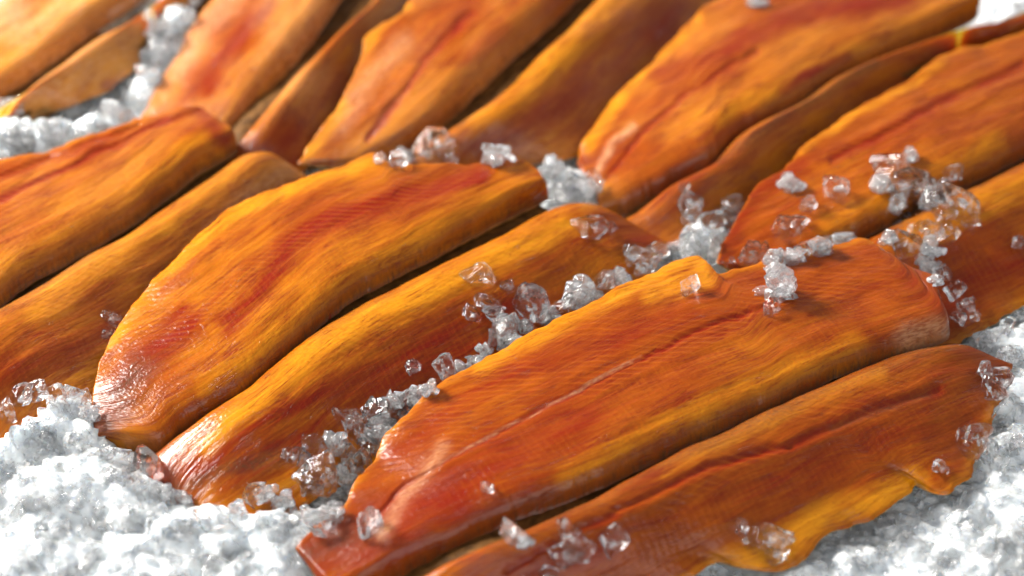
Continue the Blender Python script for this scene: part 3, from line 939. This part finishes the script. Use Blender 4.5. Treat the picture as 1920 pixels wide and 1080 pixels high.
# ------------------------------------------------------------------ ice crystals
def ico(sub):
    t = (1 + 5 ** .5) / 2
    V = [(-1, t, 0), (1, t, 0), (-1, -t, 0), (1, -t, 0), (0, -1, t), (0, 1, t), (0, -1, -t), (0, 1, -t), (t, 0, -1), (t, 0, 1), (-t, 0, -1), (-t, 0, 1)]
    F = [(0, 11, 5), (0, 5, 1), (0, 1, 7), (0, 7, 10), (0, 10, 11), (1, 5, 9), (5, 11, 4), (11, 10, 2), (10, 7, 6), (7, 1, 8),
         (3, 9, 4), (3, 4, 2), (3, 2, 6), (3, 6, 8), (3, 8, 9), (4, 9, 5), (2, 4, 11), (6, 2, 10), (8, 6, 7), (9, 8, 1)]
    V = [np.array(v) / np.linalg.norm(v) for v in V]
    for _ in range(sub):
        mid, G = {}, []

        def m(a, b):
            k = (min(a, b), max(a, b))
            if k not in mid:
                w = V[a] + V[b]
                V.append(w / np.linalg.norm(w))
                mid[k] = len(V) - 1
            return mid[k]
        for a, b, c in F:
            x, y, z = m(a, b), m(b, c), m(c, a)
            G += [(a, x, z), (b, y, x), (c, z, y), (x, y, z)]
        F = G
    return np.array(V), np.array(F)


ICO = {1: ico(1), 2: ico(2), 3: ico(3)}


def chip(sub, rg, cuts=9, lump=.16, soft=.5, crumb=.05):
    """one broken piece of ice: a lumpy body cut by random fracture planes, edges melted a little"""
    V, F = ICO[sub]
    V = V.copy()
    n = np.zeros(len(V))
    for _ in range(5):
        d = rg.normal(size=3)
        n += np.sin(V @ d * rg.uniform(1.5, 4.5) + rg.random() * 6.3)
    V *= (1 + lump * n / 2.2)[:, None]
    V *= rg.uniform(.72, 1.2, 3)
    for _ in range(cuts):
        d = rg.normal(size=3)
        d /= np.linalg.norm(d)
        lim = rg.uniform(.30, .78)
        ex = V @ d - lim
        V -= np.where(ex > 0, ex * (1 - .06 * soft), 0)[:, None] * d
    cr = np.zeros(len(V))
    for _ in range(7):
        d = rg.normal(size=3)
        cr += np.sin(V @ d * rg.uniform(4, 9) + rg.random() * 6.3)
    V *= (1 + crumb * cr / 2.6)[:, None]
    V -= (V.max(0) + V.min(0)) / 2
    V /= np.max(V.max(0) - V.min(0)) / 2
    return V, F


variants3 = [chip(3, np.random.default_rng(100 + k), cuts=15 + k % 8, lump=.20 + .04 * (k % 4)) for k in range(24)]
variants1 = [chip(2, np.random.default_rng(300 + k), cuts=12, lump=.25) for k in range(16)]
variants0 = [chip(1, np.random.default_rng(500 + k), cuts=9, lump=.25) for k in range(20)]


def rot(rg):
    qv = rg.normal(size=4)
    w, x, y, z = qv / np.linalg.norm(qv)
    return np.array([[1 - 2 * (y * y + z * z), 2 * (x * y - z * w), 2 * (x * z + y * w)],
                     [2 * (x * y + z * w), 1 - 2 * (x * x + z * z), 2 * (y * z - x * w)],
                     [2 * (x * z - y * w), 2 * (y * z + x * w), 1 - 2 * (x * x + y * y)]])


def cast(px, py):
    d = rays(np.array([px]), np.array([py]))[0]
    d = Vector(d / np.linalg.norm(d))
    hits = [h for h in (fish_bvh.ray_cast(Vector(CAM), d), bed_bvh.ray_cast(Vector(CAM), d)) if h[0] is not None]
    return min(hits, key=lambda h: h[3]) if hits else None


# groups of crystals: key -> (group phrase, where it lies)
G = {
    'gap': ("crystals wedged along the middle gap", "the string between the two foremost kippers"),
    'pile': ("crystals piled at the front tip", "the pile behind the front kipper's tip"),
    'heap': ("crystals heaped by the square end", "the heap behind the left centre kipper"),
    'top': ("blurred crystals below the curled kipper", "the row below the curled-flap kipper"),
    'drift': ("crystals left of the right-hand kipper", "the drift behind the front kipper's notch"),
    'scatter': ("crystals on the right-hand kipper", "the largest heap on the right-hand kipper"),
    'trail': ("crystals beside the front kipper's square end", "the trail at the front kipper's end"),
    'ridge': ("crystals behind the front kipper's far edge", "the row along the front kipper's rim"),
    'bank': ("clear crystals on the left ice bank", "the rim of the left ice bank"),
    'rbank': ("clear crystals on the right ice bank", "the rim of the right ice bank"),
    'back': ("blurred crystals of the far left ice", "the far left bank of ice"),
}
ORD = ["leftmost", "second", "third", "fourth", "fifth", "sixth", "seventh", "eighth", "ninth", "tenth", "eleventh", "twelfth", "thirteenth",
       "fourteenth", "fifteenth", "sixteenth", "seventeenth", "eighteenth", "nineteenth", "twentieth"]
# (px, py, width px, height px, material c/f, group key or own label)
C = [
    (895, 505, 64, 50, 'c', "rounded clear crystal on the yellow near fillet of the left centre kipper, highest of four"),
    (950, 528, 26, 22, 'c', "tiny clear chip right of the rounded crystal on the left centre kipper"),
    (908, 562, 56, 42, 'c', "slab-like crystal with a bright face on the left centre kipper"),
    (884, 580, 30, 26, 'c', 'gap'), (926, 580, 32, 26, 'c', 'gap'),
    (990, 560, 58, 58, 'c', 'gap'), (1018, 582, 34, 34, 'f', 'gap'), (945, 616, 62, 54, 'f', 'gap'), (978, 606, 30, 28, 'f', 'gap'),
    (775, 682, 30, 28, 'c', "small round crystal left of a bigger clear one on dark red flesh"),
    (830, 682, 46, 46, 'c', "bright-cornered clear crystal lying on the dark red flesh of the left centre kipper"),
    (866, 684, 34, 26, 'f', 'gap'), (888, 668, 34, 26, 'f', 'gap'), (905, 652, 30, 24, 'f', 'gap'),
    (1090, 540, 66, 48, 'f', 'gap'), (1058, 562, 38, 34, 'c', 'gap'), (1035, 585, 30, 26, 'f', 'gap'), (1130, 522, 40, 36, 'c', 'gap'), (1160, 514, 40, 36, 'f', 'gap'),
    (1200, 488, 60, 50, 'c', 'gap'), (1182, 468, 36, 30, 'c', 'gap'), (1218, 462, 46, 38, 'c', 'gap'), (1248, 476, 46, 38, 'f', 'gap'), (1272, 464, 38, 32, 'f', 'gap'),
    (1318, 442, 66, 66, 'f', 'drift'), (1298, 400, 44, 42, 'c', 'drift'), (1290, 368, 40, 34, 'c', 'drift'), (1330, 412, 48, 40, 'c', 'drift'), (1352, 396, 36, 34, 'c', 'drift'),
    (1368, 374, 34, 32, 'c', 'drift'), (1283, 346, 18, 16, 'c', 'drift'), (1300, 440, 34, 40, 'f', 'drift'), (1280, 470, 30, 30, 'f', 'drift'), (1345, 440, 30, 30, 'c', 'drift'),
    (1108, 420, 70, 30, 'c', "flat melting crystal on the right end of the left centre kipper"), (1144, 424, 18, 22, 'c', 'gap'),
    (765, 740, 44, 44, 'f', 'pile'), (735, 748, 36, 36, 'f', 'pile'), (785, 735, 40, 32, 'c', 'pile'), (805, 725, 34, 28, 'f', 'pile'), (710, 762, 56, 50, 'c', 'pile'), (690, 775, 40, 44, 'c', 'pile'), (650, 776, 52, 46, 'c', 'pile'),
    (665, 800, 34, 40, 'c', 'pile'), (705, 800, 60, 46, 'f', 'pile'), (590, 820, 52, 48, 'c', 'pile'), (625, 822, 44, 44, 'f', 'pile'), (650, 850, 40, 40, 'c', 'pile'),
    (682, 852, 22, 34, 'c', 'pile'), (600, 875, 80, 76, 'c', "largest clear crystal, bulging at the top of the pile by the front kipper's tip"),
    (640, 932, 46, 40, 'c', 'pile'), (664, 884, 38, 36, 'c', 'pile'), (560, 962, 44, 38, 'f', 'pile'), (690, 830, 40, 34, 'c', 'pile'), (622, 958, 46, 34, 'f', 'pile'), (585, 905, 40, 36, 'c', 'pile'), (655, 868, 44, 40, 'c', 'pile'), (570, 850, 34, 32, 'c', 'pile'), (720, 790, 34, 30, 'c', 'pile'), (745, 770, 36, 32, 'c', 'pile'),
    (640, 885, 40, 44, 'f', 'pile'), (620, 925, 66, 44, 'f', 'pile'), (580, 935, 48, 44, 'f', 'pile'), (655, 912, 26, 30, 'f', 'pile'),
    (612, 978, 78, 44, 'c', "flat glassy slab at the front kipper's narrow tip"),
    (700, 966, 48, 62, 'c', "upright clear crystal on the reddish narrow tip of the front kipper"),
    (545, 842, 44, 36, 'c', "lone faint crystal on the thin amber flap left of the pile"),
    (478, 918, 42, 36, 'c', 'bank'), (400, 965, 70, 54, 'c', "amber-tinted clear lump on the bank below the left centre kipper's tip"),
    (440, 950, 36, 34, 'c', 'bank'), (260, 862, 72, 64, 'c', "glassy lump wedged between the two pointed tips of the left centre kipper"), (286, 846, 26, 24, 'c', 'bank'), (245, 895, 44, 44, 'c', 'bank'),
    (70, 722, 50, 40, 'c', 'bank'), (100, 735, 46, 40, 'c', 'bank'), (130, 738, 44, 40, 'c', 'bank'), (40, 735, 44, 38, 'c', 'bank'), (155, 742, 34, 34, 'c', 'bank'), (10, 762, 40, 36, 'c', 'bank'),
    (205, 586, 36, 34, 'c', "faint chip beside the far edge of the left centre kipper, upper of two"), (198, 618, 22, 24, 'c', "faint chip beside the far edge of the left centre kipper, lower of two"),
    (165, 775, 40, 34, 'f', 'bank'), (330, 930, 44, 36, 'f', 'bank'), (300, 920, 40, 34, 'f', 'bank'), (205, 850, 30, 30, 'f', 'bank'), (500, 915, 40, 40, 'f', 'bank'), (530, 935, 44, 40, 'f', 'bank'),
    # heap by the square end
    (1008, 300, 38, 34, 'f', 'heap'), (1046, 312, 46, 42, 'f', 'heap'), (1082, 328, 44, 40, 'f', 'heap'), (1030, 340, 42, 36, 'f', 'heap'), (1066, 348, 44, 36, 'f', 'heap'), (1105, 345, 40, 36, 'f', 'heap'),
    (1062, 296, 28, 26, 'c', 'heap'), (1112, 325, 24, 22, 'c', 'heap'), (1115, 368, 42, 32, 'c', 'heap'), (935, 290, 54, 34, 'f', 'heap'), (1020, 322, 34, 30, 'f', 'heap'),
    (822, 252, 60, 54, 'c', 'top'), (800, 276, 44, 40, 'c', 'top'), (838, 280, 42, 36, 'c', 'top'), (770, 290, 40, 32, 'f', 'top'), (745, 298, 34, 28, 'c', 'top'), (712, 295, 22, 20, 'f', 'top'),
    # on the right-hand kipper
    (1484, 340, 54, 36, 'f', "bright white-faced crystal, topmost left one on the right-hand kipper"),
    (1572, 348, 48, 46, 'c', "crystal with an amber base right of the bright white-faced one"),
    (1516, 380, 32, 30, 'c', "small dark clear crystal between three larger ones on the right-hand kipper"),
    (1486, 415, 68, 46, 'c', "oval clear crystal just above the front kipper's far edge"),
    (1672, 298, 64, 44, 'c', 'scatter'), (1706, 292, 28, 28, 'f', 'scatter'), (1655, 342, 44, 36, 'f', 'scatter'), (1692, 335, 54, 46, 'c', 'scatter'), (1722, 338, 44, 46, 'c', 'scatter'), (1748, 336, 24, 28, 'c', 'scatter'),
    (1782, 318, 32, 26, 'c', 'scatter'), (1768, 342, 18, 16, 'f', 'scatter'), (1802, 372, 60, 60, 'c', 'scatter'), (1752, 372, 46, 40, 'c', 'scatter'), (1712, 385, 50, 44, 'c', 'scatter'), (1680, 372, 34, 30, 'f', 'scatter'),
    (1690, 400, 34, 26, 'c', 'scatter'), (1730, 425, 54, 46, 'c', 'scatter'), (1768, 425, 44, 42, 'c', 'scatter'), (1696, 448, 54, 50, 'c', 'scatter'), (1740, 460, 50, 40, 'f', 'scatter'), (1765, 398, 34, 30, 'c', 'scatter'),
    (1668, 442, 34, 28, 'f', 'scatter'),
    (1742, 492, 40, 34, 'f', 'trail'), (1768, 508, 36, 42, 'c', 'trail'), (1752, 522, 30, 24, 'f', 'trail'), (1788, 538, 42, 34, 'c', 'trail'), (1812, 572, 40, 34, 'c', 'trail'), (1795, 592, 30, 24, 'c', 'trail'), (1825, 590, 20, 20, 'c', 'trail'),
    (1566, 438, 56, 40, 'f', 'ridge'), (1535, 456, 44, 32, 'f', 'ridge'), (1482, 474, 52, 30, 'f', 'ridge'), (1410, 472, 52, 36, 'c', 'ridge'), (1448, 484, 34, 26, 'f', 'ridge'), (1510, 465, 30, 26, 'c', 'ridge'),
    (1452, 525, 78, 72, 'f', "frosty ball of ice on the front kipper's far fillet"),
    (1447, 574, 32, 28, 'c', "small chip hanging just below the frosty ball of ice"),
    (1295, 530, 36, 40, 'c', "amber-looking clear drop on the yellow corner of the front kipper"),
    (1548, 468, 24, 18, 'c', 'ridge'), (1372, 487, 10, 9, 'c', 'ridge'),
    (1905, 450, 26, 24, 'c', 'trail'),
    # right bank
    (1852, 640, 44, 44, 'f', 'rbank'), (1885, 606, 30, 28, 'c', 'rbank'), (1848, 722, 46, 56, 'c', 'rbank'), (1815, 812, 66, 56, 'c', "frilly clear crystal overhanging the near fillet's right corner"), (1858, 838, 46, 44, 'c', 'rbank'),
    (1868, 700, 46, 44, 'c', 'rbank'), (1880, 760, 54, 50, 'c', 'rbank'), (1862, 790, 44, 40, 'f', 'rbank'), (1900, 820, 50, 46, 'f', 'rbank'), (1905, 590, 40, 40, 'f', 'rbank'), (1840, 690, 30, 30, 'c', 'rbank'),
    (1895, 660, 46, 44, 'f', 'rbank'), (1760, 870, 34, 22, 'c', "low amber-tinted melting chip near the ripple in the near fillet's belly edge"),
    # near fillet of the front kipper
    (962, 994, 48, 48, 'c', "dark clear crystal in the seam of the front kipper, leftmost of the bottom row"), (985, 1008, 36, 22, 'f', "bright flat sliver at the foot of the dark clear crystal in the seam"),
    (1066, 972, 70, 84, 'c', "tall pointed clear crystal standing on the front kipper's near fillet"), (1058, 1024, 64, 36, 'c', "low clear crystal at the foot of the tall pointed one"),
    (1146, 998, 56, 46, 'c', "bright-based crystal right of the tall pointed one"),
    (1028, 1068, 36, 30, 'c', "crystal cut by the photo's bottom edge below the tall pointed one"),
    (1432, 995, 96, 54, 'c', "widest crystal, bright along its lower side, near the yellow belly edge"), (1384, 972, 28, 52, 'c', "thin upright splinter at the left of the widest crystal"), (1450, 1028, 44, 32, 'c', "small crystal under the right half of the widest crystal"),
    (1338, 1062, 56, 40, 'c', "amber-tinted crystal at the bottom edge where the yellow belly rim meets the ice"),
    (913, 910, 24, 20, 'c', "single water-drop-like chip on the plain orange middle of the front kipper"),
    # far left
    (30, 198, 56, 50, 'f', 'back'), (70, 215, 44, 40, 'f', 'back'), (130, 205, 52, 44, 'f', 'back'), (170, 195, 44, 38, 'c', 'back'), (215, 200, 46, 40, 'f', 'back'), (235, 215, 32, 28, 'c', 'back'), (258, 188, 24, 22, 'c', 'back'),
    (300, 40, 50, 44, 'f', 'back'), (320, 70, 40, 36, 'c', 'back'), (288, 95, 44, 38, 'c', 'back'), (275, 130, 38, 34, 'c', 'back'), (340, 20, 44, 40, 'c', 'back'), (100, 235, 60, 44, 'f', 'back'), (40, 245, 60, 44, 'f', 'back'), (160, 240, 50, 40, 'f', 'back'),
    (1420, 2, 40, 24, 'f', "white crystal at the top edge of the photo on the blunt-ended kipper"),
]
crng = np.random.default_rng(55)
for k, (px, py, w, h, mt, gk) in enumerate(C):
    size = max(w, h)
    hit = cast(px, py + h * .38)
    if hit is None:
        continue
    m_px = px_size(hit[0])
    V, F = variants3[int(crng.integers(len(variants3)))]
    V = V @ rot(crng).T
    if size > 24:                                     # fractures inside: thin trapped air gaps
        vs, fs, o_ = [V], [F], len(V)
        for _ in range(4):
            v2, f2 = variants1[int(crng.integers(len(variants1)))]
            v2 = (v2 * np.array([1, .8, .16])) @ rot(crng).T * crng.uniform(.14, .3)
            dd = crng.normal(size=3)
            dd /= np.linalg.norm(dd)
            vs.append(v2 + dd * crng.uniform(.05, .3))
            fs.append(f2[:, ::-1] + o_)
            o_ += len(v2)
        V, F = np.vstack(vs), np.vstack(fs)
    if mt == 'f' and size > 22:                       # a frosty clump: small chips frozen on to a bigger one
        vs, fs, o_ = [V * .72], [F], len(V)
        for _ in range(9):
            v2, f2 = variants1[int(crng.integers(len(variants1)))]
            dd = crng.normal(size=3)
            dd /= np.linalg.norm(dd)
            vs.append((v2 @ rot(crng).T) * crng.uniform(.22, .46) + dd * crng.uniform(.45, .68))
            fs.append(f2 + o_)
            o_ += len(v2)
        V, F = np.vstack(vs), np.vstack(fs)
        V = V - (V.max(0) + V.min(0)) / 2
    ext = V.max(0) - V.min(0)
    # width across the picture, height seen partly from above
    V = V / ext * np.array([w, .5 * (w + h), h * 1.12]) * m_px * (1.25 if gk in ('gap', 'pile', 'drift', 'ridge', 'scatter', 'heap') else 1.08)
    n = np.array(hit[1])
    if n[2] < 0:
        n = -n
    pos = np.array(hit[0]) + n * (.34 * h * m_px)
    me = mesh_from('ice_crystal', V, F, [M_CLEAR if mt == 'c' else M_FROST], False)
    if gk in G:
        same = sorted((c_[0], c_[1]) for c_ in C if c_[5] == gk)
        left, right = same.index((px, py)), len(same) - 1 - same.index((px, py))
        size_w = 'large ' if size >= 54 else 'small ' if size < 34 else ''
        rank = 'leftmost' if left == 0 else 'rightmost' if right == 0 else ORD[left] + ' from the left' if left <= right else ORD[right] + ' from the right'
        lab, grp = f"{size_w}{'clear' if mt == 'c' else 'frosty'} ice crystal, {rank} in {G[gk][1]}", G[gk][0]
    else:
        lab, grp = gk, None
    o = put('ice_crystal', me, None, lab, 'ice', grp)
    o.location = pos

# loose grains over the banks: far too many to count
gv, gf, off = [], [], 0
nz = 0
tries = 0
while nz < 5400 and tries < 90000:
    tries += 1
    px, py = crng.uniform(-220, 2140), crng.uniform(-60, 1260)
    in_left = py > 720 and px < 640 or py > 1090
    in_right = px > 1480 and py > 560
    in_back = (px < 380 and py < 320) or (px > 1830 and py < 60) or (985 < px < 1135 and 275 < py < 385)
    if not (in_left or in_right or in_back):
        continue
    d = rays(np.array([px]), np.array([py]))[0]
    d = Vector(d / np.linalg.norm(d))
    hb, hf = bed_bvh.ray_cast(Vector(CAM), d), fish_bvh.ray_cast(Vector(CAM), d)
    if hb[0] is None or (hf[0] is not None and hf[3] < hb[3]):
        continue
    r = 0.0007 + 0.0036 * crng.random() ** 3.0
    V, F = variants1[int(crng.integers(len(variants1)))] if r > .0016 else variants0[int(crng.integers(len(variants0)))]
    V = ((V * crng.uniform(.6, 1.35, 3)) @ rot(crng).T) * r + np.array(hb[0]) + np.array([0, 0, -r * .22])
    gv.append(V)
    gf.append(F + off)
    off += len(V)
    nz += 1
put('ice_grains', mesh_from('ice_grains', np.vstack(gv), np.vstack(gf), [M_GRAIN], False), kind='stuff', label="glinting loose grains covering the banks of crushed ice", cat='ice')
